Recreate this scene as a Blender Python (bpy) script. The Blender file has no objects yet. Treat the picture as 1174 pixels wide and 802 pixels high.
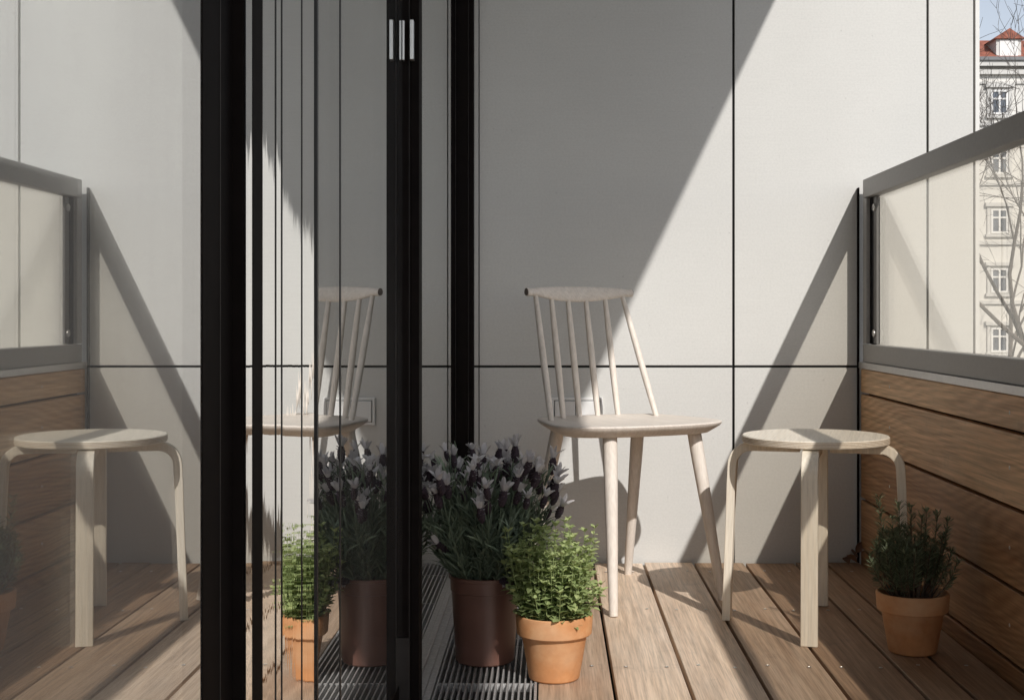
import bpy, bmesh, math, random
from mathutils import Vector, Matrix
R = math.radians
S = bpy.context.scene
COL = S.collection

# ------------------------------------------------------------------ helpers
class MB:
    """collects shapes, then links them as ONE mesh object"""
    def __init__(self):
        self.v = []; self.f = []; self.t = []          # verts, faces, tint per face
        self.cur = 0.5
    def add(self, vs, fs):
        o = len(self.v); self.v += [tuple(p) for p in vs]
        for f in fs:
            self.f.append(tuple(i + o for i in f)); self.t.append(self.cur)
    def box(self, x0, x1, y0, y1, z0, z1):
        vs = [(x, y, z) for z in (z0, z1) for y in (y0, y1) for x in (x0, x1)]
        self.add(vs, [(0, 2, 3, 1), (4, 5, 7, 6), (0, 1, 5, 4), (2, 6, 7, 3), (0, 4, 6, 2), (1, 3, 7, 5)])
    def loft(self, loops, close=True, cap0=True, cap1=True):
        o = []; n = len(loops[0]); vs = []
        for l in loops: vs += l
        fs = []
        for i in range(len(loops) - 1):
            for j in range(n if close else n - 1):
                k = (j + 1) % n
                fs.append((i * n + j, i * n + k, (i + 1) * n + k, (i + 1) * n + j))
        if cap0: fs.append(tuple(range(n - 1, -1, -1)))
        if cap1: fs.append(tuple(range((len(loops) - 1) * n, len(loops) * n)))
        self.add(vs, fs)
    def tube(self, pts, radii, n=10, cap=True):
        pts = [Vector(p) for p in pts]
        loops = []; up = None
        for i, p in enumerate(pts):
            d = (pts[min(i + 1, len(pts) - 1)] - pts[max(i - 1, 0)]).normalized()
            if up is None:
                up = d.cross(Vector((0, 0, 1)) if abs(d.z) < 0.9 else Vector((1, 0, 0))).normalized()
            up = (up - d * up.dot(d)).normalized()
            w = d.cross(up)
            r = radii[i] if hasattr(radii, '__len__') else radii
            loops.append([p + (up * math.cos(a) + w * math.sin(a)) * r for a in [2 * math.pi * k / n for k in range(n)]])
        self.loft(loops, True, cap, cap)
    def lathe(self, prof, n=48, c=(0, 0, 0), cap0=True, cap1=True):
        loops = [[(c[0] + r * math.cos(2 * math.pi * k / n), c[1] + r * math.sin(2 * math.pi * k / n), c[2] + z) for k in range(n)] for r, z in prof]
        self.loft(loops, True, cap0, cap1)
    def leaf(self, p, d, nrm, L, W, fold=0.25, bend=0.0, kind=0):
        d = Vector(d).normalized(); s = d.cross(Vector(nrm))
        if s.length < 1e-4: s = d.cross(Vector((1, 0.2, 0)))
        s.normalize(); n = s.cross(d).normalized()
        p = Vector(p)
        st = ((0.0, .12), (.3, .8), (.6, 1.0), (.85, .6), (1.0, .05)) if kind == 0 else ((0.0, .3), (.22, .8), (.5, 1.0), (.8, .85), (1.0, .35)) if kind == 2 else ((0.0, .1), (.2, .75), (.45, 1.0), (.75, .8), (1.0, .08))
        vs = []; fs = []
        for i, (t, w) in enumerate(st):
            c = p + d * (L * t) - n * (bend * L * t * t)
            h = W * w * .5
            vs += [c - s * h + n * (fold * h), c, c + s * h + n * (fold * h)]
            if i:
                a = (i - 1) * 3; b = i * 3
                fs += [(a, a + 1, b + 1, b), (a + 1, a + 2, b + 2, b + 1)]
        self.add(vs, fs)
    def build(self, name, mat, parent=None, smooth=False, bevel=0.0, seg=2, autosmooth=None, kind=None):
        me = bpy.data.meshes.new(name)
        me.from_pydata(self.v, [], self.f); me.update()
        at = me.attributes.new('tint', 'FLOAT', 'FACE')
        at.data.foreach_set('value', self.t)
        if smooth:
            me.polygons.foreach_set('use_smooth', [True] * len(me.polygons))
            if autosmooth is not None:
                me.set_sharp_from_angle(angle=R(autosmooth))
        ob = bpy.data.objects.new(name, me); COL.objects.link(ob)
        if mat: me.materials.append(mat)
        if parent: ob.parent = parent
        if bevel:
            m = ob.modifiers.new('edge', 'BEVEL'); m.width = bevel; m.segments = seg; m.limit_method = 'ANGLE'; m.angle_limit = R(40)
        if kind: ob['kind'] = kind
        return ob

def tag(o, label, cat, group=None):
    o['label'] = label; o['category'] = cat
    if group: o['group'] = group
    return o
def empty(name, loc, label, cat, group=None, rz=0):
    o = bpy.data.objects.new(name, None); COL.objects.link(o)
    o.location = loc; o.rotation_euler = (0, 0, rz); o.empty_display_size = .05
    return tag(o, label, cat, group)
def copy_child(o, parent, loc=None, rot=None, scale=None):
    c = o.copy(); COL.objects.link(c); c.parent = parent
    if loc is not None: c.location = loc
    if rot is not None: c.rotation_euler = rot
    if scale is not None: c.scale = scale
    return c

# ------------------------------------------------------------------ materials
def newmat(name):
    m = bpy.data.materials.new(name); m.use_nodes = True
    nt = m.node_tree; b = nt.nodes['Principled BSDF']
    return m, nt, b
def N(nt, t, **kw):
    n = nt.nodes.new(t)
    for k, v in kw.items(): setattr(n, k, v)
    return n
def lk(nt, a, b): nt.links.new(a, b)
def coords(nt, scale=(1, 1, 1), loc=(0, 0, 0), rand=False):
    tc = N(nt, 'ShaderNodeTexCoord'); mp = N(nt, 'ShaderNodeMapping')
    mp.inputs['Scale'].default_value = scale; mp.inputs['Location'].default_value = loc
    src = tc.outputs['Object']
    if rand:
        oi = N(nt, 'ShaderNodeObjectInfo'); mu = N(nt, 'ShaderNodeVectorMath', operation='SCALE')
        cb = N(nt, 'ShaderNodeCombineXYZ')
        for i in range(3): lk(nt, oi.outputs['Random'], cb.inputs[i])
        lk(nt, cb.outputs[0], mu.inputs[0]); mu.inputs['Scale'].default_value = 37.0
        ad = N(nt, 'ShaderNodeVectorMath', operation='ADD')
        lk(nt, src, ad.inputs[0]); lk(nt, mu.outputs[0], ad.inputs[1]); src = ad.outputs[0]
    lk(nt, src, mp.inputs['Vector'])
    return mp.outputs['Vector']
def ramp(nt, fac, stops):
    r = N(nt, 'ShaderNodeValToRGB'); e = r.color_ramp.elements
    while len(e) < len(stops): e.new(0.5)
    for x, (p, c) in zip(e, stops):
        x.position = p; x.color = (*c, 1) if len(c) == 3 else c
    lk(nt, fac, r.inputs['Fac']); return r.outputs['Color']
def mixc(nt, fac, a, b, bt='MIX'):
    m = N(nt, 'ShaderNodeMix', data_type='RGBA', blend_type=bt)
    for sock, v in ((m.inputs[0], fac), (m.inputs[6], a), (m.inputs[7], b)):
        if hasattr(v, 'is_output'): lk(nt, v, sock)
        elif isinstance(v, (int, float)): sock.default_value = v
        else: sock.default_value = (*v, 1)
    return m.outputs[2]
def noise(nt, vec, scale=5, detail=4, rough=.55, dist=0.0):
    n = N(nt, 'ShaderNodeTexNoise'); n.inputs['Scale'].default_value = scale
    n.inputs['Detail'].default_value = detail; n.inputs['Roughness'].default_value = rough
    n.inputs['Distortion'].default_value = dist
    lk(nt, vec, n.inputs['Vector']); return n.outputs['Fac']
def bump(nt, b, h, strength=.2, dist=.001):
    bp = N(nt, 'ShaderNodeBump'); bp.inputs['Strength'].default_value = strength; bp.inputs['Distance'].default_value = dist
    lk(nt, h, bp.inputs['Height']); lk(nt, bp.outputs[0], b.inputs['Normal'])

def plain(name, col, rough=.5, metal=0.0, var=.06, nscale=20, bstr=0.0, spec=.5):
    m, nt, b = newmat(name)
    v = coords(nt); n = noise(nt, v, nscale, 5)
    c = ramp(nt, n, [(.3, tuple(x * (1 - var) for x in col)), (.7, tuple(min(1, x * (1 + var)) for x in col))])
    lk(nt, c, b.inputs['Base Color'])
    b.inputs['Roughness'].default_value = rough; b.inputs['Metallic'].default_value = metal
    b.inputs['Specular IOR Level'].default_value = spec
    if bstr: bump(nt, b, noise(nt, v, nscale * 8, 3), bstr, .0006)
    return m

def wall_mat():
    m, nt, b = newmat('panel_board')
    v = coords(nt)
    big = noise(nt, v, 1.3, 5, .6)
    base = ramp(nt, big, [(.3, (.600, .592, .565)), (.7, (.655, .648, .620))])
    fine = noise(nt, v, 160, 3, .6)
    c = mixc(nt, ramp(nt, fine, [(.35, (.82,) * 3), (.62, (1,) * 3)]), (0, 0, 0), base, 'MULTIPLY')
    c = mixc(nt, 1.0, base, ramp(nt, fine, [(.34, (.94,) * 3), (.60, (1.0,) * 3)]), 'MULTIPLY')
    sp = noise(nt, v, 75, 1, .4)
    c = mixc(nt, 1.0, c, ramp(nt, sp, [(.20, (.86,) * 3), (.27, (1.0,) * 3)]), 'MULTIPLY')
    # faint brushed streaks, horizontal
    vs = coords(nt, (6, 6, 420)); st = noise(nt, vs, 1, 2, .5)
    c = mixc(nt, 1.0, c, ramp(nt, st, [(.3, (.965,) * 3), (.7, (1.0,) * 3)]), 'MULTIPLY')
    lk(nt, c, b.inputs['Base Color']); b.inputs['Roughness'].default_value = .75
    b.inputs['Specular IOR Level'].default_value = .25
    bump(nt, b, fine, .25, .0006)
    return m

def wood(name, dark, light, axis='Y', gscale=1.0, rough=.55, figure=.5, tint=.0, rand=True, weather=None, bstr=.25, fine=1.0):
    """grain runs along axis; figure adds curved growth lines"""
    m, nt, b = newmat(name)
    def sc(al, ac):
        al *= gscale; ac *= gscale
        return {'X': (al, ac, ac), 'Y': (ac, al, ac), 'Z': (ac, ac, al)}[axis]
    v = coords(nt, sc(1.4, 42), rand=rand)
    g = noise(nt, v, 1.0, 7, .62, .5)
    # growth rings: distorted bands drawn out along the board
    w = N(nt, 'ShaderNodeTexWave', wave_type='BANDS', bands_direction='DIAGONAL', wave_profile='SIN')
    w.inputs['Scale'].default_value = 11.0; w.inputs['Distortion'].default_value = 48.0
    w.inputs['Detail'].default_value = 2.5; w.inputs['Detail Scale'].default_value = .13; w.inputs['Detail Roughness'].default_value = .5
    lk(nt, coords(nt, sc(.55, 4.2), rand=rand), w.inputs['Vector'])
    mx = N(nt, 'ShaderNodeMix', data_type='FLOAT'); mx.inputs[0].default_value = figure
    lk(nt, g, mx.inputs[2]); lk(nt, w.outputs['Fac'], mx.inputs[3])
    c = ramp(nt, mx.outputs[0], [(.22, dark), (.52, tuple((a + d) / 2 for a, d in zip(dark, light))), (.80, light)])
    if weather:
        big = noise(nt, coords(nt, sc(.8, 5), rand=rand), 1.0, 5, .65)
        c = mixc(nt, ramp(nt, big, [(.40, (0,) * 3), (.68, (.7,) * 3)]), c, weather)
    p = noise(nt, coords(nt, sc(9, 330), rand=rand), 1.0, 3, .6)
    c = mixc(nt, fine, c, mixc(nt, 1.0, c, ramp(nt, p, [(.30, (.72,) * 3), (.55, (1,) * 3)]), 'MULTIPLY'))
    p2 = noise(nt, coords(nt, sc(3, 110), rand=rand), 1.0, 4, .6)
    c = mixc(nt, fine, c, mixc(nt, 1.0, c, ramp(nt, p2, [(.30, (.70,) * 3), (.62, (1.06,) * 3)]), 'MULTIPLY'))
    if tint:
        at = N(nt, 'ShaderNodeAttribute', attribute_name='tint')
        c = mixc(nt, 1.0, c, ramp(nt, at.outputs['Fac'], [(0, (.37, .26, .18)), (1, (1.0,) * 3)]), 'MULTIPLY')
    if rand:
        oi = N(nt, 'ShaderNodeObjectInfo')
        c = mixc(nt, 1.0, c, ramp(nt, oi.outputs['Random'], [(0, (.90, .88, .86)), (1, (1.0,) * 3)]), 'MULTIPLY')
    # stains
    st = noise(nt, coords(nt, rand=rand), 9, 5, .7)
    c = mixc(nt, 1.0, c, ramp(nt, st, [(.28, (1 - .22 * fine,) * 3), (.42, (1,) * 3)]), 'MULTIPLY')
    lk(nt, c, b.inputs['Base Color'])
    rr = N(nt, 'ShaderNodeMapRange'); rr.inputs[3].default_value = rough - .1; rr.inputs[4].default_value = rough + .15
    lk(nt, st, rr.inputs[0]); lk(nt, rr.outputs[0], b.inputs['Roughness'])
    b.inputs['Specular IOR Level'].default_value = .3
    bump(nt, b, p, bstr, .0006)
    return m

def glass_mat(name, ior, tint, wavy=0.0, rough=0.0, veil=0.0, coat=None):
    m = bpy.data.materials.new(name); m.use_nodes = True; nt = m.node_tree
    nt.nodes.clear()
    out = N(nt, 'ShaderNodeOutputMaterial'); mix = N(nt, 'ShaderNodeMixShader')
    gl = N(nt, 'ShaderNodeBsdfGlossy'); gl.inputs['Roughness'].default_value = rough
    gl.inputs['Color'].default_value = (.97, .98, .98, 1)
    tr = N(nt, 'ShaderNodeBsdfTransparent'); tr.inputs['Color'].default_value = (*tint, 1)
    fr = N(nt, 'ShaderNodeFresnel'); geo = N(nt, 'ShaderNodeNewGeometry')
    mr = N(nt, 'ShaderNodeMapRange'); mr.inputs[3].default_value = ior; mr.inputs[4].default_value = 1 / ior
    lk(nt, geo.outputs['Backfacing'], mr.inputs[0]); lk(nt, mr.outputs[0], fr.inputs['IOR'])
    if coat:      # reflective coating: base reflectance coat[0], rising towards grazing angles
        lw = N(nt, 'ShaderNodeLayerWeight'); lw.inputs['Blend'].default_value = .5
        pw = N(nt, 'ShaderNodeMath', operation='POWER'); lk(nt, lw.outputs['Facing'], pw.inputs[0]); pw.inputs[1].default_value = coat[1]
        mr2 = N(nt, 'ShaderNodeMapRange'); mr2.inputs[3].default_value = coat[0]; mr2.inputs[4].default_value = 1.0
        lk(nt, pw.outputs[0], mr2.inputs[0]); lk(nt, mr2.outputs[0], mix.inputs[0])
    else:
        lk(nt, fr.outputs[0], mix.inputs[0])
    lk(nt, tr.outputs[0], mix.inputs[1]); lk(nt, gl.outputs[0], mix.inputs[2])
    if wavy:
        v = coords(nt, (1, 30, 5)); n = noise(nt, v, 1.0, 3, .6)
        bp = N(nt, 'ShaderNodeBump'); bp.inputs['Strength'].default_value = 1.0; bp.inputs['Distance'].default_value = wavy
        lk(nt, n, bp.inputs['Height']); lk(nt, bp.outputs[0], gl.inputs['Normal'])
    last = mix.outputs[0]
    if veil:
        df = N(nt, 'ShaderNodeBsdfDiffuse'); df.inputs['Color'].default_value = (.6, .59, .57, 1)
        m2 = N(nt, 'ShaderNodeMixShader')
        dn = noise(nt, coords(nt, (2, 2, .7)), 3, 5, .65)
        mrr = N(nt, 'ShaderNodeMapRange'); mrr.inputs[1].default_value = .35; mrr.inputs[2].default_value = .75
        mrr.inputs[3].default_value = veil * .5; mrr.inputs[4].default_value = veil * 1.4
        lk(nt, dn, mrr.inputs[0]); lk(nt, mrr.outputs[0], m2.inputs[0])
        lk(nt, last, m2.inputs[1]); lk(nt, df.outputs[0], m2.inputs[2]); last = m2.outputs[0]
    lk(nt, last, out.inputs['Surface'])
    return m

def leaf_mat(name, dark, light, trans=.25, rough=.5):
    m, nt, b = newmat(name)
    at = N(nt, 'ShaderNodeAttribute', attribute_name='tint')
    n = noise(nt, coords(nt), 60, 3)
    ad = N(nt, 'ShaderNodeMath', operation='ADD'); lk(nt, at.outputs['Fac'], ad.inputs[0])
    sb = N(nt, 'ShaderNodeMath', operation='MULTIPLY_ADD'); lk(nt, n, sb.inputs[0]); sb.inputs[1].default_value = .4; sb.inputs[2].default_value = -.2
    lk(nt, sb.outputs[0], ad.inputs[1])
    c = ramp(nt, ad.outputs[0], [(0.0, dark), (1.0, light)])
    lk(nt, c, b.inputs['Base Color']); b.inputs['Roughness'].default_value = rough
    b.inputs['Specular IOR Level'].default_value = .35
    out = nt.nodes['Material Output']; mx = N(nt, 'ShaderNodeMixShader'); mx.inputs[0].default_value = trans
    tl = N(nt, 'ShaderNodeBsdfTranslucent'); lk(nt, c, tl.inputs['Color'])
    lk(nt, b.outputs[0], mx.inputs[1]); lk(nt, tl.outputs[0], mx.inputs[2]); lk(nt, mx.outputs[0], out.inputs['Surface'])
    return m

def clay_mat():
    m, nt, b = newmat('terracotta')
    v = coords(nt, rand=True)
    n = noise(nt, v, 18, 6, .65)
    c = ramp(nt, n, [(.3, (.46, .205, .085)), (.55, (.57, .27, .115)), (.75, (.65, .35, .165))])
    n2 = noise(nt, v, 7, 4, .6)
    c = mixc(nt, ramp(nt, n2, [(.46, (0,) * 3), (.72, (.6,) * 3)]), c, (.66, .46, .29))
    lk(nt, c, b.inputs['Base Color']); b.inputs['Roughness'].default_value = .72
    b.inputs['Specular IOR Level'].default_value = .3
    bump(nt, b, noise(nt, v, 220, 3), .2, .0005)
    return m

M = {}
M['wall'] = wall_mat()
M['joint'] = plain('dark_joint', (.02, .019, .018), .8)
M['trim'] = plain('white_trim', (.70, .69, .66), .6, var=.03)
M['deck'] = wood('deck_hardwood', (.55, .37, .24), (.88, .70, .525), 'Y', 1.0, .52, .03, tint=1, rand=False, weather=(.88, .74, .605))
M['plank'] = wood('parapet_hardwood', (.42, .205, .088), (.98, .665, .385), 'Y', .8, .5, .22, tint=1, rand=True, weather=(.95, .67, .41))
M['plyline'] = plain('ply_core', (.50, .38, .26), .7)
M['beech'] = wood('soaped_beech', (.70, .62, .54), (.80, .735, .66), 'Z', 1.0, .5, .15, rand=False, bstr=.1, fine=.35)
M['beech_h'] = wood('soaped_beech_seat', (.70, .62, .54), (.80, .735, .66), 'Y', 1.0, .5, .2, rand=False, bstr=.1, fine=.35)
M['endgrain'] = plain('end_grain', (.20, .16, .13), .8, var=.25, nscale=300)
M['birch'] = wood('birch_veneer', (.78, .69, .555), (.86, .79, .67), 'Z', 1.0, .45, .2, rand=False, bstr=.1, fine=.4)
M['birch_h'] = wood('birch_veneer_seat', (.80, .72, .59), (.87, .80, .69), 'Y', 1.0, .45, .2, rand=False, bstr=.1, fine=.4)
M['frame'] = plain('dark_anodised', (.0105, .0085, .0080), .6, .0, .15, 40, spec=.02)
M['frame2'] = plain('dark_anodised_lip', (.042, .038, .036), .5, .0, .15, 40, spec=.08)
M['gasket'] = plain('rubber_gasket', (.008, .007, .007), .5)
M['rail'] = plain('grey_powder_coat', (.31, .298, .285), .45, .0, .06, 90, .15)
M['bead'] = plain('grey_bead', (.19, .185, .18), .45, .0, .05, 50)
M['alu'] = plain('aluminium_strip', (.52, .51, .50), .38, .6, .05, 60)
M['steel'] = plain('bright_steel', (.56, .55, .53), .3, .8, .04, 60)
M['steel_d'] = plain('galvanised_steel', (.50, .49, .48), .38, .35, .2, 120)
M['screw'] = plain('screw_steel', (.62, .60, .57), .3, .9)
M['socket'] = plain('white_plastic', (.76, .755, .74), .35, var=.02)
M['tray'] = plain('drain_tray', (.20, .195, .19), .6, .3)
M['under'] = plain('dark_underdeck', (.03, .026, .022), .9)
M['clay'] = clay_mat()
M['nursery'] = plain('brown_plastic', (.150, .074, .055), .42, .0, .18, 9, .1)
M['soil'] = plain('potting_soil', (.030, .022, .017), .95, var=.6, nscale=90, bstr=.8)
M['lav_leaf'] = leaf_mat('lavender_leaf', (.085, .115, .078), (.27, .335, .235))
M['lav_head'] = plain('lavender_spike', (.034, .020, .028), .8, var=.4, nscale=300)
M['lav_bract'] = leaf_mat('lavender_bract', (.46, .435, .44), (.74, .715, .715), .35, .6)
M['oreg'] = leaf_mat('oregano_leaf', (.15, .225, .075), (.54, .61, .28), .3)
M['rosem'] = leaf_mat('rosemary_leaf', (.065, .088, .05), (.28, .32, .195), .15)
M['twig'] = plain('woody_twig', (.13, .09, .06), .85, var=.3, nscale=200)
M['dryleaf'] = leaf_mat('withered_leaf', (.10, .05, .03), (.24, .13, .075), .1)
M['doorglass'] = glass_mat('coated_door_glass', 2.0, (.90, .91, .90), veil=.03, coat=(.16, 1.9))
M['frontglass'] = glass_mat('hazy_front_pane', 2.0, (.97, .97, .96), veil=.11, coat=(.15, 2.0))
M['backglass'] = glass_mat('coated_inner_pane', 2.0, (.90, .91, .90), coat=(.75, 1.0))
M['fixglass'] = glass_mat('fixed_door_glass', 2.0, (.90, .91, .90), coat=(.08, 2.6))
M['railglass'] = glass_mat('railing_glass', 1.46, (.99, .965, .92), veil=.010)
M['polish'] = glass_mat('wavy_cover_glass', 2.0, (.2, .2, .2), wavy=.00012, coat=(.55, 1.2))
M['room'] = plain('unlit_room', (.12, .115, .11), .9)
M['concrete'] = plain('concrete', (.60, .60, .60), .85, var=.1, nscale=6, bstr=.2)
M['asphalt'] = plain('asphalt', (.055, .055, .055), .9, var=.2, nscale=2)
M['facade'] = plain('pale_stucco', (.66, .64, .60), .9, var=.05, nscale=.6)
M['moulding'] = plain('stucco_moulding', (.58, .565, .535), .9, var=.08, nscale=1.2)
M['lead'] = plain('zinc_gutter', (.16, .16, .165), .6)
M['tile'] = plain('red_roof_tiles', (.27, .095, .062), .85, var=.35, nscale=3.0)
M['pane'] = plain('far_window_pane', (.10, .115, .14), .12, var=.3, nscale=.8)
M['winframe'] = plain('white_window_frame', (.72, .71, .69), .6)
M['bark'] = plain('grey_bark', (.115, .10, .088), .95, var=.25, nscale=8)

# ------------------------------------------------------------------ layout constants (metres; camera at x=0,y=0)
H = .737                       # camera height above deck
F = 1500.0                     # focal length in pixels of the 1174 px wide photograph
YW = 3.90                      # face of the side wall
XG = -.262                     # plane of the door glass
XP = .918                      # inner plane of the railing

# ------------------------------------------------------------------ setting
g = MB(); g.box(-300, 400, -300, 500, -6.3, -6.0)
g.build('ground', M['asphalt'], kind='structure')

d = MB()
gaps = [.1243, .2736, .4225, .573, .723, .814]
edges = [-.0255] + [v for q in gaps for v in (q - .0038, q + .0038)] + [.913]
rnd = random.Random(4)
for i in range(0, len(edges), 2):
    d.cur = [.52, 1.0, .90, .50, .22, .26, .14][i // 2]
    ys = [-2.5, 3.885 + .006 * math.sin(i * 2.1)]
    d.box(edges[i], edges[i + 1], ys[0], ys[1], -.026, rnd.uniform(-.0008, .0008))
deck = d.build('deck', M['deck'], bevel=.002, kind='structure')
sc0 = MB(); sc0.lathe([(.0042, 0), (.0042, .0008), (.0026, .0012), (.0022, .0004)], 14)
sc_mesh = None
for Y in (3.75, 3.265, 2.74, 2.2):
    for i in range(0, len(edges), 2):
        w = edges[i + 1] - edges[i]
        for k in ((.22, .78) if w > .1 else (.5,)):
            if sc_mesh is None:
                s = sc0.build('screw', M['screw'], deck); sc_mesh = s
            else:
                s = copy_child(sc_mesh, deck)
            s.location = (edges[i] + w * k + rnd.uniform(-.006, .006), Y + rnd.uniform(-.012, .012), .0005)
u = MB(); u.box(-.03, .95, -2.5, 3.9, -.30, -.05)
u.build('balcony_floor', M['under'], kind='structure')

# ceiling: the underside of the balcony above; its outer edge throws the long diagonal shadow
c = MB(); c.box(-.32, 1.110, -2.6, 3.895, 2.60, 2.85)
c.build('ceiling', M['concrete'], kind='structure')

# room behind the glass
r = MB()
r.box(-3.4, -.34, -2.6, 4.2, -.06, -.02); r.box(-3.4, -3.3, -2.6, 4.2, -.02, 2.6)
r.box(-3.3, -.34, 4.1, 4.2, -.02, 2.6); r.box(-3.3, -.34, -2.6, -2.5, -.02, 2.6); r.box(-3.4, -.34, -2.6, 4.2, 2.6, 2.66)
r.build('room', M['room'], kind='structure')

# ------------------------------------------------------------------ side wall clad in white panels
w = empty('panel_wall', (0.5, YW, 0), 'pale grey panelled side wall with dark joints closing the end of the balcony', 'wall')
def L(o): return o
b_ = MB(); b_.box(-.5 - .5, 1.2655 - .5, .0125, .20, -6, 2.6); b_.build('backing', M['joint'], w)
xs = [(-.80, -.2172), (-.2140, .5395), (.5470, 1.1185), (1.1255, 1.258)]
zs = [(-.9, -.004), (.0, .5775), (.5845, 2.59)]
zs = [(-1.2, .5775), (.5845, 2.59)]
for x0, x1 in xs:
    for z0, z1 in zs:
        p = MB(); p.box(x0 - .5, x1 - .5, 0, .012, z0, z1); p.build('wall_panel', M['wall'], w, bevel=.0008, seg=1)
t = MB(); t.box(1.2640 - .5, 1.2760 - .5, -.002, .2, -6, 2.6); t.build('edge_trim', M['trim'], w)

# ------------------------------------------------------------------ wall socket
X0, X1, Z0, Z1 = .0005, .1535, .407, .489
so = empty('wall_socket', ((X0 + X1) / 2, YW, (Z0 + Z1) / 2), 'white double wall socket with hinged covers behind the chair', 'socket')
hw, hh = (X1 - X0) / 2, (Z1 - Z0) / 2
p = MB()
p.box(-hw, hw, -.010, 0, -hh, -hh + .008); p.box(-hw, hw, -.010, 0, hh - .008, hh)
p.box(-hw, -hw + .008, -.010, 0, -hh + .008, hh - .008); p.box(hw - .008, hw, -.010, 0, -hh + .008, hh - .008)
p.box(-.004, .004, -.010, 0, -hh + .008, hh - .008)
p.build('socket_frame', M['socket'], so, bevel=.0015)
p = MB(); p.box(-hw + .004, hw - .004, -.003, 0.0, -hh + .004, hh - .004); p.build('back_plate', M['bead'], so)
for sx in (-1, 1):
    cx = sx * (hw + .004 - .008) / 2
    ww = (hw - .008 - .004) / 2 - .002
    p = MB(); p.box(cx - ww, cx + ww, -.014, -.002, -hh + .010, hh - .010); p.build('hinged_cover', M['socket'], so, bevel=.002)

# ------------------------------------------------------------------ railing and wooden parapet
ra = empty('balcony_railing', (XP, 3.88, .577), 'grey metal balcony railing with framed glass pane above the wood boards', 'railing')
def rel(o, base): return tuple(a - b for a, b in zip(o, base))
def rbox(mb, x0, x1, y0, y1, z0, z1, base=(XP, 3.88, .577)):
    mb.box(x0 - base[0], x1 - base[0], y0 - base[1], y1 - base[1], z0 - base[2], z1 - base[2])
p = MB(); rbox(p, XP, XP + .038, -2.5, 3.856, 1.078, 1.133); p.build('top_rail', M['rail'], ra, bevel=.003)
p = MB(); rbox(p, XP, XP + .038, -2.5, 3.856, .5965, .649); p.build('bottom_rail', M['rail'], ra, bevel=.003)
p = MB(); rbox(p, XP + .0005, XP + .012, 3.815, 3.856, .650, 1.077); p.build('post', M['rail'], ra, bevel=.002)
p = MB(); rbox(p, XP + .016, XP + .037, 3.80, 3.856, .650, 1.077); p.build('glazing_channel', M['gasket'], ra)
p = MB(); rbox(p, XP + .0175, XP + .0245, 3.765, 3.799, .652, 1.076); p.build('glazing_bead', M['bead'], ra, bevel=.001)
for zz in (1.045, .682):
    p = MB(); p.lathe([(.011, 0), (.011, .004), (.008, .006), (.004, .006), (.003, .003)], 20)
    s = p.build('screw', M['steel'], ra, smooth=True, autosmooth=30)
    s.rotation_euler = (0, R(-90), 0); s.location = (XP + .0172 - XP, 3.783 - 3.88, zz - .577)
p = MB(); rbox(p, XP + .026, XP + .034, -2.5, 3.799, .6495, 1.0775); p.build('glass_pane', M['railglass'], ra)
p = MB(); rbox(p, XP - .006, XP + .04, -2.5, 3.884, .5775, .596); p.build('flashing_strip', M['alu'], ra, bevel=.001)
p = MB(); rbox(p, XP - .0075, XP - .004, 3.880, 3.898, 0, 1.112); p.build('wall_profile', M['frame'], ra)

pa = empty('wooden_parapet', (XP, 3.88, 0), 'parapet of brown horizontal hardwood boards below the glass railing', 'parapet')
for z0, z1, tn in ((-.11, .0385, .20), (.0455, .188, .38), (.1955, .347, .30), (.3545, .500, .85), (.507, .5755, 1.0)):  # board tones; bounce light off deck and wall painted in: upper lighter, lower darker
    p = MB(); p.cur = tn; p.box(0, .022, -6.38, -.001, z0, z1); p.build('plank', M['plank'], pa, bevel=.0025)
p = MB(); p.box(.024, .05, -6.38, .0, -.3, .57); p.build('backing', M['joint'], pa)
ps = MB(); ps.lathe([(.004, 0), (.004, .0008), (.002, .0012), (.0018, .0003)], 12)
first = None
for Y in (2.62, 3.55):
    for z in (.115, .27, .43, .54):
        if first is None: first = ps.build('screw', M['screw'], pa); s = first
        else: s = copy_child(first, pa)
        s.rotation_euler = (0, R(-90), 0); s.location = (.0003, Y - 3.88, z)

# ------------------------------------------------------------------ glazed doors on the left
def panes(name_parent, y0, y1, z0, z1, mat, base, x=XG, mat2=None, gap=-.022):
    for k, dx in enumerate((0, gap)):
        p = MB()                                  # two faces of the pane; its edges are buried in the frames
        for xx in (x + dx - .006, x + dx):
            p.add([(xx - base[0], y - base[1], z - base[2]) for y, z in ((y0, z0), (y1, z0), (y1, z1), (y0, z1))], [(0, 1, 2, 3) if xx == x + dx else (3, 2, 1, 0)])
        p.build('glass_pane', mat2 if (k and mat2) else mat, name_parent)
def pxy(px, x): return F * (-x) / (632 - px)      # depth of a point of plane x

ld = empty('glass_door', (XG, .2, 0), 'large glass door leaf nearest the camera mirroring the wooden stool', 'door', 'glazed balcony doors')
base = (XG, .2, 0)
def dbox(par, name, mat, x0, x1, y0, y1, z0=.012, z1=2.45, bevel=.0015):
    bb = par['_b']
    p = MB(); p.box(x0 - bb[0], x1 - bb[0], y0 - bb[1], y1 - bb[1], z0 - bb[2], z1 - bb[2])
    return p.build(name, mat, par, bevel=bevel)
ld['_b'] = base
XL = -.232                      # this leaf runs in the front track
panes(ld, -2.4, .8675, .10, 2.45, M['frontglass'], base, XL, M['backglass'], -.017)
dbox(ld, 'edge_seal', M['frame'], -.30, XL + .0008, .868, .9475, bevel=0)
dbox(ld, 'stile', M['frame'], -.30, -.2231, .9482, .9493)
dbox(ld, 'rebate_strip', M['polish'], -.29, -.2215, .9497, .9684, bevel=0)
dbox(ld, 'stile', M['frame'], -.30, -.2212, .9688, 1.0045)
dbox(ld, 'stile', M['frame2'], -.30, XL + .0014, .9120, .9132, bevel=0)
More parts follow.
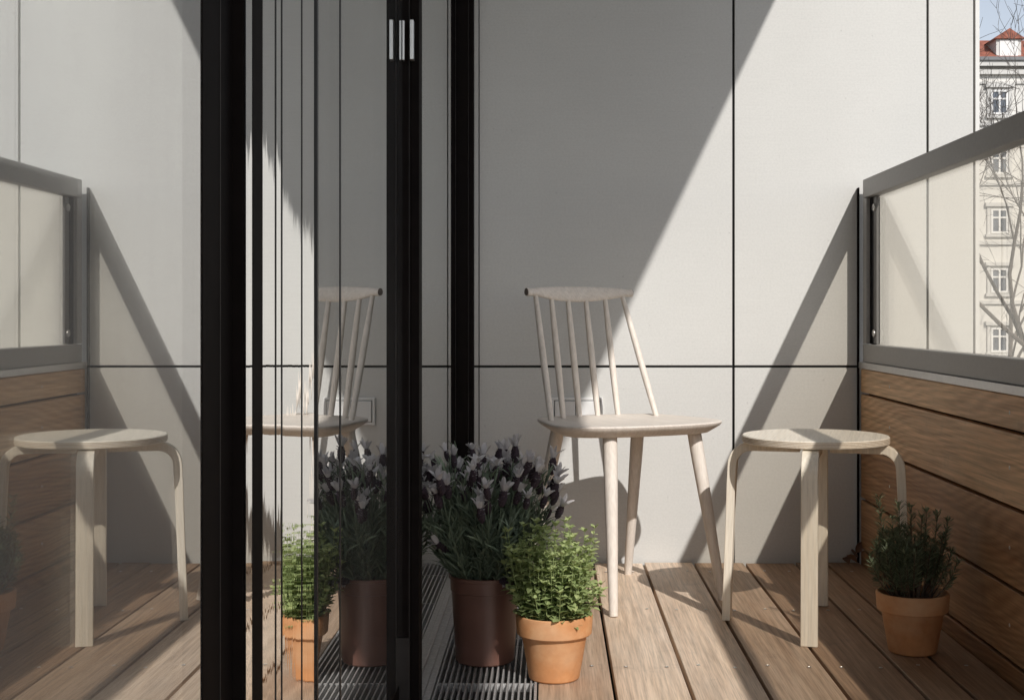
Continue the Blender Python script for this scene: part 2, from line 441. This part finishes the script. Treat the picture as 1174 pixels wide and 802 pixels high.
dbox(ld, 'bottom_rail', M['frame'], -.28, -.231, -2.4, .8675, .012, .099)

md = empty('glass_door', (XG, 1.6, 0), 'middle glass door leaf mirroring the flower pots, dark stile with steel latch', 'door', 'glazed balcony doors')
md['_b'] = (XG, 1.6, 0)
cuts = [301, 316, 323, 346, 362]
for a, b2 in zip(cuts[:-1], cuts[1:]):
    y0, y1 = pxy(a, XG), pxy(b2, XG)
    if a == 301: y0 = 1.02
    tl_ = math.tan(R({301: 1.3, 316: 1.5, 323: 1.25, 346: 1.5}[a])) * (y1 - y0)
    p = MB(); bb = md['_b']
    for x_, y_ in ((XG - tl_, y0 + .0003), (XG, y1 - .0003), (-.281, y1 - .0003), (-.281, y0 + .0003)):
        for z_ in (.012, 2.45): p.v.append((x_ - bb[0], y_ - bb[1], z_ - bb[2]))
    for q in ((0, 2, 3, 1), (2, 4, 5, 3), (6, 0, 1, 7), (0, 6, 4, 2), (1, 3, 5, 7)): p.f.append(q); p.t.append(.5)
    p.build('cover_strip', M['polish'], md)
    if b2 < 362: dbox(md, 'gasket', M['gasket'], -.280, XG + .0006, y1 - .0014, y1 + .0014, bevel=0)
dbox(md, 'backing', M['gasket'], -.300, -.2815, 1.03, 1.452, bevel=0)
dbox(md, 'gasket', M['gasket'], -.281, XG + .0018, pxy(362, XG) - .0012, pxy(362, XG) + .007, bevel=0)
panes(md, pxy(362, XG) + .008, 2.304, .10, 2.45, M['doorglass'], md['_b'])
dbox(md, 'gasket', M['gasket'], -.2675, XG + .0008, pxy(390, XG) - .003, pxy(390, XG) + .003, bevel=0)
dbox(md, 'stile', M['frame'], -.315, -.2515, 2.305, 2.36, .168)
dbox(md, 'stile', M['frame2'], -.2510, -.2495, 2.3045, 2.36, .168, bevel=0)
dbox(md, 'stile', M['frame'], -.2490, -.2330, 2.309, 2.36)
dbox(md, 'stile_foot', M['frame2'], -.310, -.2495, 2.308, 2.36, .012, .1665)
dbox(md, 'bottom_rail', M['frame'], -.30, -.268, 1.46, 2.304, .012, .099)
for x0, x1, y0 in ((-.2615, -.2575, 2.294), (-.2475, -.2410, 2.288)):
    dbox(md, 'latch_plate', M['steel'], x0, x1, y0, 2.3085, 1.182, 1.252, bevel=.001)

fd = empty('fixed_window', (XG, 3.0, 0), 'narrow fixed glass pane between two dark frames behind the lavender', 'window')
fd['_b'] = (XG, 3.0, 0)
panes(fd, 2.365, 3.839, .016, 2.45, M['fixglass'], fd['_b'])
dbox(fd, 'frame_post', M['frame'], -.315, -.2440, 3.840, 3.898)
dbox(fd, 'frame_post', M['frame2'], -.2435, -.2420, 3.839, 3.898, bevel=0)
dbox(fd, 'frame_post', M['frame'], -.2415, -.2290, 3.843, 3.898)
si = MB(); si.box(-.34, -.2635, -2.4, 3.89, -.03, .010); si.box(-.2630, -.2465, -2.4, 3.89, -.03, .004)
so_ = si.build('door_sill', M['steel_d'], None, bevel=.001)
tag(so_, 'grey metal door sill running along the foot of the glass doors', 'sill')

li = MB(); li.box(-.36, -.19, -2.6, 3.897, 2.455, 2.598)
li.build('wall_above_doors', M['concrete'], kind='structure')

# drainage grate
gr = empty('drain_grate', (-.13, 2.5, 0), 'steel slotted drainage grate between glass doors and deck under the pots', 'grate')
p = MB(); x = -.229
while x < -.034:
    p.box(x + .13, x + .1332, -4.9, 1.385, -.020, 0); x += .0117
p.build('bars', M['steel_d'], gr, kind='stuff')
for y in (2.627 + k * .362 for k in range(-9, 4)):
    p = MB(); p.box(-.229 + .13, -.034 + .13, y - .0025 - 2.5, y + .0025 - 2.5, -.020, -.0035)
    p.build('cross_bar', M['steel_d'], gr)
p = MB(); p.box(-.2455 + .13, -.2325 + .13, -4.9, 1.385, -.022, .0015); p.box(-.0335 + .13, -.0285 + .13, -4.9, 1.385, -.022, .001)
p.build('side_rail', M['steel_d'], gr)
p = MB(); p.box(-.2455 + .13, -.0285 + .13, -4.9, 1.385, -.060, -.045); p.build('tray', M['tray'], gr)

# ------------------------------------------------------------------ spindle-back chair
ang = R(33)
C0 = Vector((.184, 3.456, 0))
ch = empty('spindle_chair', C0, 'pale wooden spindle-back chair standing in front of the white socket', 'chair', rz=ang)
# local frame: +x = chair's lateral (v), -y = chair's front (u)
def A(a, b, z): return Vector((b, -a, z))
ctrl = [(-.172, 0), (-.168, .075), (-.152, .135), (-.112, .174), (0, .202), (.085, .215), (.140, .205), (.178, .165), (.203, .095), (.211, 0)]
ring = ctrl + [(a, -b) for a, b in ctrl[-2:0:-1]]
def catmull(pts, n):
    out = []; m = len(pts)
    for i in range(m):
        p0, p1, p2, p3 = (Vector(pts[(i + k) % m]) for k in (-1, 0, 1, 2))
        for s in range(n):
            t = s / n
            out.append(.5 * ((2 * p1) + (p2 - p0) * t + (2 * p0 - 5 * p1 + 4 * p2 - p3) * t * t + (3 * p1 - p0 - 3 * p2 + p3) * t ** 3))
    return out
out = catmull(ring, 6)
cen = Vector((.02, 0))
def inset(k, dd=0.0):
    res = []
    for q in out:
        v = q - cen
        res.append(cen + v * (1 - dd / v.length) * k)
    return res
sb = MB(); loops = []
ZS = .460
for k, dd, z in ((.55, .028, .428), (1, .050, .428), (1, .034, .4295), (1, .006, .4475), (1, .001, .4535), (1, .0, .4565), (1, .0012, .4588), (1, .005, .4600), (1, .03, .4588), (.80, .03, .4545), (.45, .02, .451), (.12, .0, .450)):
    loops.append([Matrix.Rotation(R(-8), 3, 'Z') @ A(q.x, q.y * 1.10, z) for q in inset(k, dd)])
sb.loft(loops)
sb.build('seat', M['beech_h'], ch, smooth=True, autosmooth=35)
for a1, b1, a0, b0 in ((.125, -.125, .203, -.170), (.125, .145, .205, .175), (-.105, -.130, -.200, -.170), (-.105, .135, -.200, .170)):
    p = MB(); top = A(a1, b1, .432); bot = A(a0, b0, 0)
    n = 12; pts = [bot.lerp(top, i / n) for i in range(n + 1)]
    rr = [.0107 + (.0182 - .0107) * min(1, (i / n) * 1.18) ** .9 for i in range(n + 1)]
    p.tube(pts, rr, 20); p.build('leg', M['beech'], ch, smooth=True, autosmooth=50)
feet = [(-.075, -.170), (-.140, -.089), (-.150, -.029), (-.150, .032), (-.140, .093), (-.066, .171)]
tops = [(-.180, -.148), (-.200, -.088), (-.210, -.029), (-.210, .031), (-.200, .091), (-.182, .142)]
def crest_a(b): return -.212 + .030 * (b / .165) ** 2
def crest_half(b):
    t = min(1, abs(b) / .152)
    return .0108 + .0108 * max(0, 1 - t * t) ** 1.0
for (a0, b0), (a1, b1) in zip(feet, tops):
    p = MB(); bot = A(a0, b0, .449); top = A(crest_a(b1), b1, .790)
    n = 14; pts = [bot.lerp(top, i / n) for i in range(n + 1)]
    rr = []
    for i in range(n + 1):
        t = i / n; rr.append(.0064 + .0028 * math.sin(math.pi * min(1, t * .9 + .08)) - .0004 * t)
    p.tube(pts, rr, 14); p.build('spindle', M['beech'], ch, smooth=True, autosmooth=50)
p = MB(); loops = []; nb = 41; ns = 20
for i in range(nb):
    b = -.185 + .353 * i / (nb - 1)
    hgt = crest_half(b); th = .0105 - .0022 * (1 - min(1, abs(b) / .14) ** 2)
    loops.append([])
    for k in range(ns):
        q = 2 * math.pi * k / ns; cs, sn = math.cos(q), math.sin(q)
        e = .75 if abs(b) < .14 else 1.0
        y = th * math.copysign(abs(cs) ** e, cs); z = hgt * math.copysign(abs(sn) ** e, sn)
        loops[-1].append(A(crest_a(b) + y - z * .17, b, .7965 - .004 * (1 - min(1, (b / .13) ** 2)) + z))
p.loft(loops); cr = p.build('crest_rail', M['beech_h'], ch, smooth=True, autosmooth=50)
for s in (-1, 1):
    q = MB(); q.lathe([(.0098, 0), (.0098, .0012)], 24)
    e = q.build('end_face', M['endgrain'], cr)
    bb_ = -.185 if s < 0 else .168
    e.location = A(crest_a(bb_), bb_, .7965); e.rotation_euler = (0, s * R(90), 0)

# ------------------------------------------------------------------ bent plywood stool
st = empty('plywood_stool', (.628, 3.112, 0), 'round bent-plywood stool standing beside the wood parapet', 'stool', rz=R(-15))
p = MB(); rs = .1725
p.lathe([(.06, .432), (rs - .003, .432), (rs, .4345), (rs, .4475), (rs - .0025, .450), (.12, .450), (.04, .450)], 96)
seat = p.build('seat', M['birch_h'], st, smooth=True, autosmooth=30)
for k in range(4):
    z0 = .4360 + k * .0034
    q = MB(); q.lathe([(rs + .0002, z0), (rs + .0004, z0 + .0007), (rs + .0002, z0 + .0014)], 96, cap0=False, cap1=False)
    q.build('ply_line', M['plyline'], seat)
def stool_leg(phi, k):
    T = .021; W = .0375
    path = [(.035, .4205), (.10, .4205), (.148, .4205)]
    cx, cz, rad = .150, .3745, .046
    for i in range(1, 9):
        a = R(90 - 90 * i / 8 * .98); path.append((cx + rad * math.cos(a), cz + rad * math.sin(a)))
    path += [(.1985, .33), (.201, .26), (.2045, .16), (.2085, .06), (.2105, 0)]
    lo = []
    for i, (r_, z_) in enumerate(path):
        a = path[max(i - 1, 0)]; b = path[min(i + 1, len(path) - 1)]
        t = Vector((b[0] - a[0], b[1] - a[1])).normalized(); n = Vector((-t.y, t.x))
        th = T * (.92 if i > 11 else 1.0)
        if i == len(path) - 1: n = Vector((1, 0))
        if n.x < 0 and i > 5: n = -n
        pr = Vector((r_, z_))
        o_, i_ = pr + n * th / 2, pr - n * th / 2
        lo.append([(o_.x, -W / 2, o_.y), (o_.x, W / 2, o_.y), (i_.x, W / 2, i_.y), (i_.x, -W / 2, i_.y)])
    m = MB(); m.loft(lo)
    o = m.build('leg', M['birch'], st, bevel=.0018); o.rotation_euler = (0, 0, phi)
    mm = o.data
    bmx = bmesh.new(); bmx.from_mesh(mm); bmesh.ops.recalc_face_normals(bmx, faces=bmx.faces); bmx.to_mesh(mm); bmx.free()
    return o
for k in range(4): stool_leg(R(-90 + 90 * k), k)

# ------------------------------------------------------------------ pots
def clay_pot(parent):
    p = MB()
    p.lathe([(.030, .002), (.049, 0), (.0515, .003), (.0665, .088), (.0672, .0895), (.0745, .0905), (.0762, .0925), (.0785, .126), (.0775, .1295), (.0755, .1310), (.0715, .1300), (.0700, .126), (.0665, .09), (.064, .085)], 72, cap1=False)
    pot = p.build('pot', M['clay'], parent, smooth=True, autosmooth=28)
    s = MB(); s.lathe([(.0695, .105), (.06, .111), (.03, .114), (.005, .115)], 32, cap0=False)
    s.build('soil', M['soil'], pot, smooth=True)
    return pot

rng = random.Random(11)
def rv(s=1.0): return Vector((rng.gauss(0, s), rng.gauss(0, s), rng.gauss(0, s)))

# --- lavender
la = empty('potted_lavender', (-.141, 2.790, .0015), 'bushy lavender with pale petals and dark spikes in a brown plastic pot', 'plant')
p = MB(); p.lathe([(.03, .004), (.058, .004), (.060, 0), (.0625, .003), (.0715, .150), (.0735, .151), (.0735, .154), (.0745, .176), (.0775, .177), (.0778, .1825), (.0755, .184), (.0725, .182), (.070, .16), (.066, .15)], 64, cap1=False)
pot = p.build('pot', M['nursery'], la, smooth=True, autosmooth=28)
s = MB(); s.lathe([(.0705, .160), (.05, .166), (.01, .17)], 32, cap0=False); s.build('soil', M['soil'], pot, smooth=True)
fol = MB(); heads = []
for i in range(150):
    az = rng.uniform(0, 2 * math.pi); r0 = .058 * math.sqrt(rng.random())
    sp = rng.uniform(.0, 1.0) ** .7
    top_r = r0 + .018 + .092 * sp
    ht = rng.uniform(.17, .295) - .055 * sp * rng.random()
    flower = i < 88
    if flower: ht = rng.uniform(.235, .308) - .05 * (top_r / .15) ** 2 * rng.uniform(.4, 1.6)
    base_p = Vector((r0 * math.cos(az), r0 * math.sin(az), .165))
    tip = Vector((top_r * math.cos(az), top_r * math.sin(az), .165 + ht - (.045 if flower else 0)))
    tip += Vector((rng.gauss(0, .008), rng.gauss(0, .008), 0))
    mid = base_p.lerp(tip, .5) + Vector((math.cos(az), math.sin(az), 0)) * .018 * sp
    def bz(t): return base_p * (1 - t) ** 2 + mid * 2 * t * (1 - t) + tip * t * t
    fol.cur = rng.uniform(.25, .7)
    fol.tube([bz(t / 5) for t in range(6)], [.0016, .0015, .0013, .0012, .0010, .0008], 5, cap=False)
    n = rng.randint(9, 13)
    for k in range(n):
        t = .10 + (.66 if flower else .90) * k / n
        c0 = bz(t); dirv = (bz(min(1, t + .05)) - bz(t - .05)).normalized()
        for j in range(3):
            a = rng.uniform(0, 6.28)
            side = Vector((math.cos(a), math.sin(a), 0))
            dd = dirv * rng.uniform(.65, 1.15) + side * rng.uniform(.4, .85)
            fol.cur = min(1, max(0, rng.gauss(.5, .24)))
            fol.leaf(c0, dd, dirv + rv(.2), rng.uniform(.028, .050), rng.uniform(.0038, .0056), .3, rng.uniform(-.1, .35))
    if flower: heads.append((tip, (tip - mid).normalized()))
fol.build('foliage', M['lav_leaf'], la)
def head_mesh(seed):
    rg = random.Random(seed); m = MB(); loops = []
    n = 12; rows = 11
    for i in range(rows + 1):
        t = i / rows; r_ = .0066 * (math.sin(math.pi * min(1, t * .86 + .09)) ** .6) * (1 if i not in (0,) else .5)
        loops.append([(r_ * (1 + .22 * ((k + i) % 2)) * math.cos(2 * math.pi * k / n), r_ * (1 + .22 * ((k + i) % 2)) * math.sin(2 * math.pi * k / n), .036 * t) for k in range(n)])
    m.loft(loops); return m
def bract_mesh(seed):
    rg = random.Random(seed); m = MB(); nb_ = rg.randint(7, 9)
    for k in range(nb_):
        a = 2 * math.pi * k / nb_ + rg.uniform(-.4, .4); sd = Vector((math.cos(a), math.sin(a), 0))
        m.cur = rg.uniform(.2, 1.0)
        m.leaf(sd * .003 + Vector((0, 0, .030)), Vector((0, 0, 1)) + sd * rg.uniform(.05, .55), sd * -1 + Vector((0, 0, .2)), rg.uniform(.015, .028), rg.uniform(.0075, .0120), rg.uniform(.2, .7), rg.uniform(-.3, .5), 2)
    for k in range(4):
        a = rg.uniform(0, 6.28); sd = Vector((math.cos(a), math.sin(a), 0)); m.cur = rg.uniform(0, .5)
        m.leaf(sd * .006 + Vector((0, 0, rg.uniform(.012, .034))), sd + Vector((0, 0, .7)), Vector((0, 0, 1)), .007, .005, .3, .2, 1)
    return m
protos = []
heads.append((Vector((.035, -.085, .185)), Vector((.5, -.7, .1)).normalized()))
heads.append((Vector((-.075, -.055, .235)), Vector((-.7, -.3, .5)).normalized()))
heads.append((Vector((.125, -.02, .300)), Vector((.45, 0, 1)).normalized()))
heads.append((Vector((.132, -.01, .345)), Vector((.25, -.1, 1)).normalized()))
heads.append((Vector((-.115, -.02, .315)), Vector((-.3, -.1, 1)).normalized()))
for i, (tp, dr) in enumerate(heads):
    if i < 6:
        h = head_mesh(i).build('flower_head', M['lav_head'], la, smooth=False)
        bch = bract_mesh(i * 7 + 1).build('bracts', M['lav_bract'], h, smooth=True)
        protos.append((h, bch))
    else:
        h0, b0 = protos[i % 6]
        h = copy_child(h0, la); copy_child(b0, h)
    h.location = tp; h.rotation_mode = 'QUATERNION'
    h.rotation_quaternion = Vector((0, 0, 1)).rotation_difference((dr + rv(.12)).normalized()) @ Matrix.Rotation(rng.uniform(0, 6.28), 3, 'Z').to_quaternion()
    k = rng.uniform(.78, 1.15); h.scale = (k * 1.05, k * 1.05, k)

# --- oregano
og = empty('potted_oregano', (.006, 2.655, .001), 'light green leafy oregano in the terracotta pot next to the lavender', 'plant')
clay_pot(og)
fol = MB(); stems = MB()
for i in range(175):
    az = rng.uniform(0, 2 * math.pi); r0 = .058 * math.sqrt(rng.random())
    sp = rng.random() ** .8
    tr_ = r0 + .046 * sp; ht = rng.uniform(.07, .185) * (1 - .35 * sp * rng.random())
    if i < 30: ht = rng.uniform(.13, .20)
    bp = Vector((r0 * math.cos(az), r0 * math.sin(az), .110))
    tp = Vector((tr_ * math.cos(az) + rng.gauss(0, .006), tr_ * math.sin(az) + rng.gauss(0, .006), .110 + ht))
    md_ = bp.lerp(tp, .5) + Vector((math.cos(az), math.sin(az), 0)) * .010
    def bz(t): return bp * (1 - t) ** 2 + md_ * 2 * t * (1 - t) + tp * t * t
    stems.tube([bz(t / 4) for t in range(5)], [.0013, .0012, .001, .0008, .0006], 5, cap=False)
    n = max(4, int(ht / .0135)); ph = rng.uniform(0, 3.14)
    for k in range(n + 1):
        t = .12 + .88 * k / n; c0 = bz(t)
        sz = (.0245 - .011 * t) * rng.uniform(.75, 1.2)
        for j in range(2 if k < n else 4):
            a = ph + k * 1.57 + j * (3.14 if k < n else 1.57) + rng.uniform(-.3, .3)
            sd = Vector((math.cos(a), math.sin(a), 0))
            fol.cur = min(1, max(0, .35 + .35 * t + rng.gauss(0, .18)))
            fol.leaf(c0 + sd * .0015, sd + Vector((0, 0, rng.uniform(.05, .8) if k < n else 1.2)), Vector((0, 0, 1)) - sd * .2 + rv(.15), sz, sz * rng.uniform(.58, .72), rng.uniform(.15, .4), rng.uniform(0, .5), 1)
fol.build('foliage', M['oreg'], og, smooth=True)
stems.build('stems', M['oreg'], og)

# --- rosemary
ro = empty('potted_rosemary', (.790, 2.862, .001), 'dark rosemary bush in a terracotta pot beside the wood parapet', 'plant')
clay_pot(ro)
fol = MB(); stems = MB()
def needles(c0, dv, n=5, L0=.018):
    for j in range(n):
        a = rng.uniform(0, 6.28)
        u_ = dv.cross(Vector((.3, .9, .1))).normalized(); v_ = dv.cross(u_)
        sd = u_ * math.cos(a) + v_ * math.sin(a)
        fol.cur = min(1, max(0, rng.gauss(.45, .25)))
        fol.leaf(c0, dv * rng.uniform(.5, 1.0) + sd, dv, L0 * rng.uniform(.8, 1.4), rng.uniform(.0024, .0034), .4, rng.uniform(-.2, .15))
tall = [(-.068, .199, .022), (-.030, .187, 0), (.0, .180, .01), (.028, .172, -.01), (.055, .168, 0), (.078, .152, 0), (-.05, .160, -.02), (.012, .165, -.03)]
for i in range(74):
    az = rng.uniform(0, 2 * math.pi); r0 = .042 * math.sqrt(rng.random())
    sp = rng.random() ** .6
    tr_ = r0 + .062 * sp; ht = rng.uniform(.09, .168) * (1 - .25 * sp)
    bp = Vector((r0 * math.cos(az), r0 * math.sin(az), .112))
    tp = Vector((tr_ * math.cos(az), tr_ * math.sin(az), .112 + ht))
    if i < len(tall):
        tp = Vector((tall[i][0], tall[i][2], .125 + tall[i][1] * 1.04)); bp = Vector((tp.x * .4, tp.y * .4, .112))
    md_ = bp.lerp(tp, .45) + Vector((tp.x - bp.x, tp.y - bp.y, 0)) * .35
    def bz(t): return bp * (1 - t) ** 2 + md_ * 2 * t * (1 - t) + tp * t * t
    stems.tube([bz(t / 5) for t in range(6)], [.0019, .0017, .0015, .0012, .001, .0008], 5, cap=False)
    L_ = (tp - bp).length; n = int(L_ / .0042)
    for k in range(n + 1):
        t = k / n
        if t < .32: continue
        dv = (bz(min(1, t + .05)) - bz(max(0, t - .05))).normalized()
        needles(bz(t), dv, 2 if t < .45 else 4, .0205 - .004 * t)
    needles(tp, Vector((0, 0, 1)), 7, .013)
fol.build('foliage', M['rosem'], ro)
stems.build('stems', M['twig'], ro)

# --- withered leaves in the corner
for i, (x_, y_, z_) in enumerate(((.872, 3.868, .012), (.893, 3.862, .020), (.884, 3.846, .010), (.903, 3.875, .038))):
    m = MB(); rg = random.Random(60 + i)
    m.cur = rg.random()
    m.leaf((-.014, 0, 0), (1, rg.uniform(-.5, .5), rg.uniform(-.2, .7)), (rg.uniform(-.4, .4), -.5, 1), .036, .024, .7, rg.uniform(-.5, .7), 1)
    o = m.build('withered_leaf', M['dryleaf'], None, smooth=True)
    o.location = (x_, y_, z_); o.rotation_euler = (rg.uniform(-.5, .5), rg.uniform(-.4, .4), rg.uniform(0, 6))
    tag(o, 'curled brown withered leaf lying in the corner of wall and parapet', 'leaf', 'withered leaves in the corner')

# ------------------------------------------------------------------ far across the street
BY = 86.0; sB = F / BY
bl = empty('apartment_building', (30, BY, -6), 'white stucco apartment house with red tiled roof and dormers across the street', 'building')
def bx(name, mat, par, x0, x1, y0, y1, z0, z1, off=(30, BY, -6)):
    p = MB(); p.box(x0 - off[0], x1 - off[0], y0 - off[1], y1 - off[1], z0 - off[2], z1 - off[2])
    return p.build(name, mat, par)
bx('wall', M['facade'], bl, 18, 44, BY, BY + 11, -6, 17.2)
cor = MB()
for z0, z1, pr in ((16.95, 17.35, .55), (16.45, 16.75, .30), (15.85, 16.0, .12), (13.1, 13.35, .15), (9.2, 9.45, .15), (5.3, 5.55, .15), (1.4, 1.65, .15)):
    cor.box(18 - 30, 44 - 30, -pr, -.002, z0 + 6, z1 + 6)
cor.build('cornice', M['moulding'], bl)
bx('gutter', M['lead'], bl, 18, 44, BY - .70, BY - .555, 17.30, 17.52)
rf = MB()
prof = [(-.55, 17.352), (2.6, 19.25), (8.4, 19.25), (11.4, 17.352)]
vs = [(x - 30, y, z + 6) for x in (18, 44) for y, z in prof]
rf.add(vs, [(0, 1, 5, 4), (1, 2, 6, 5), (2, 3, 7, 6), (3, 0, 4, 7), (0, 3, 2, 1), (4, 5, 6, 7)])
roof = rf.build('roof', M['tile'], bl)
for i, xc in enumerate((20.9, 24.0, 27.05, 30.1, 33.2, 36.3, 39.4)):
    dm = MB(); dark = (i % 2 == 0)
    w_ = .82
    dm.box(xc - w_ - 30, xc + w_ - 30, .10, 2.2, 17.36 + 6, 18.85 + 6)
    o = dm.build('dormer', M['lead'] if dark else M['moulding'], roof)
    t_ = MB(); v_ = []
    for y in (-.12, 2.6):
        v_ += [(xc - w_ - .22 - 30, y, 18.82 + 6), (xc - 30, y, 19.50 + 6), (xc + w_ + .22 - 30, y, 18.82 + 6)]
    t_.add(v_, [(0, 2, 1), (3, 4, 5), (0, 1, 4, 3), (1, 2, 5, 4), (2, 0, 3, 5)])
    t_.build('dormer_roof', M['tile'], roof)
    q = MB(); q.box(xc - .60 - 30, xc + .60 - 30, .04, .098, 17.55 + 6, 18.75 + 6)
    q.build('dormer_window', M['pane'] if dark else M['winframe'], roof)
cols = [20.15 + 3.1 * i for i in range(8)]
for xc in cols:
    for zt in (15.40, 11.5, 7.6, 3.7, -.2):
        fr = MB()
        x0, x1, z0, z1 = xc - .50 - 30, xc + .50 - 30, zt - 1.5 + 6, zt + 6
        for q in ((x0 - .06, x1 + .06, z1 - .07, z1 + .06), (x0 - .06, x1 + .06, z0 - .06, z0 + .07), (x0 - .06, x0 + .07, z0 + .07, z1 - .07), (x1 - .07, x1 + .06, z0 + .07, z1 - .07),
                  (xc - 30 - .06, xc - 30 + .06, z0 + .07, z1 - .07), (x0 + .07, xc - 30 - .06, z1 - .58, z1 - .47), (xc - 30 + .06, x1 - .07, z1 - .58, z1 - .47)):
            fr.box(q[0], q[1], -.08, -.012, q[2], q[3])
        win = fr.build('window', M['winframe'], bl)
        pp = MB(); pp.box(x0, x1, -.010, -.003, z0, z1); pp.build('pane', M['pane'], win)
        su = MB(); su.box(x0 - .32, x0 - .10, -.10, -.004, z0 - .1, z1 + .2); su.box(x1 + .10, x1 + .32, -.10, -.004, z0 - .1, z1 + .2)
        su.box(x0 - .45, x1 + .45, -.22, -.004, z1 + .205, z1 + .45); su.box(x0 - .42, x1 + .42, -.20, -.004, z0 - .30, z0 - .105)
        su.build('surround', M['moulding'], win)

def bare_tree(x, y, seed, scale, label):
    rg = random.Random(seed); m = MB(); tr = MB()
    e = empty('bare_tree', (x, y, -6), label, 'tree', 'bare street trees')
    def grow(p, d, L_, r, depth, mb):
        pts = [p]; q = Vector(p); dd = Vector(d)
        n = 4
        for i in range(n):
            dd = (dd + Vector((rg.gauss(0, .11), rg.gauss(0, .11), rg.gauss(.03, .08)))).normalized()
            q = q + dd * (L_ / n); pts.append(q.copy())
        mb.tube(pts, [r * (1 - .38 * i / n) for i in range(n + 1)], 6 if depth < 2 else 4, cap=False)
        if depth >= 6: return
        for k in range(rg.choice((2, 3, 3)) if depth else 5):
            t = rg.uniform(.45, 1.0) if k else 1.0
            pp = pts[min(n, int(round(t * n)))]
            a = rg.uniform(0, 6.28); tilt = rg.uniform(.35, .85) if k else rg.uniform(.1, .35)
            u_ = dd.cross(Vector((.2, .3, 1))).normalized(); v_ = dd.cross(u_)
            nd = dd * math.cos(tilt) + (u_ * math.cos(a) + v_ * math.sin(a)) * math.sin(tilt)
            grow(pp, nd, L_ * rg.uniform(.62, .82), max(.011, r * rg.uniform(.5, .66)), depth + 1, m)
    grow(Vector((0, 0, 0)), Vector((0, 0, 1)), 5.2 * scale, .105 * scale, 0, tr)
    tr.build('trunk', M['bark'], e); m.build('crown', M['bark'], e)
bare_tree(22.2, 58, 5, 1.45, 'bare tree nearest the railing with dark twigs before the white house')
bare_tree(24.6, 70, 9, 1.35, 'bare tree farther back with fine twigs seen through the railing glass')

# ------------------------------------------------------------------ camera, light
cd = bpy.data.cameras.new('camera'); cam = bpy.data.objects.new('camera', cd); COL.objects.link(cam)
cam.location = (0, 0, H); cam.rotation_euler = (R(90), 0, 0)
cd.sensor_width = 36; cd.lens = 36 * F / 1174
cd.shift_x = -45 / 1174; cd.shift_y = -41 / 1174
cd.clip_start = .02; cd.clip_end = 2000
S.camera = cam

sd = Vector((-.477, 1.20, -1.0))
el = math.atan2(1.0, math.hypot(.477, 1.20)); az = math.atan2(.477, -1.20)
ld_ = bpy.data.lights.new('sun', 'SUN'); ld_.energy = 3.35; ld_.angle = R(.53); ld_.color = (1.0, .965, .925)
sun = bpy.data.objects.new('sun', ld_); COL.objects.link(sun)
sun.rotation_euler = sd.to_track_quat('-Z', 'Y').to_euler(); sun.location = (3, -6, 6)
W = bpy.data.worlds.new('World'); S.world = W; W.use_nodes = True
nt = W.node_tree; bg = nt.nodes['Background']
sk = nt.nodes.new('ShaderNodeTexSky'); sk.sky_type = 'NISHITA'; sk.sun_disc = False
sk.sun_elevation = el; sk.sun_rotation = az; sk.air_density = 1.0; sk.dust_density = 1.0; sk.ozone_density = 3.0
hs = nt.nodes.new('ShaderNodeHueSaturation'); hs.inputs['Saturation'].default_value = .42
nt.links.new(sk.outputs[0], hs.inputs['Color']); nt.links.new(hs.outputs[0], bg.inputs['Color']); bg.inputs['Strength'].default_value = .125

S.render.engine = 'CYCLES'
S.cycles.max_bounces = 12; S.cycles.diffuse_bounces = 5; S.cycles.glossy_bounces = 6
S.cycles.transparent_max_bounces = 24; S.cycles.transmission_bounces = 6
S.cycles.caustics_reflective = True; S.cycles.caustics_refractive = False
S.cycles.sample_clamp_indirect = 4.0; S.cycles.blur_glossy = .6
S.cycles.use_denoising = True
S.view_settings.view_transform = 'Standard'; S.view_settings.look = 'None'
S.view_settings.exposure = 0.17; S.view_settings.gamma = 1.0
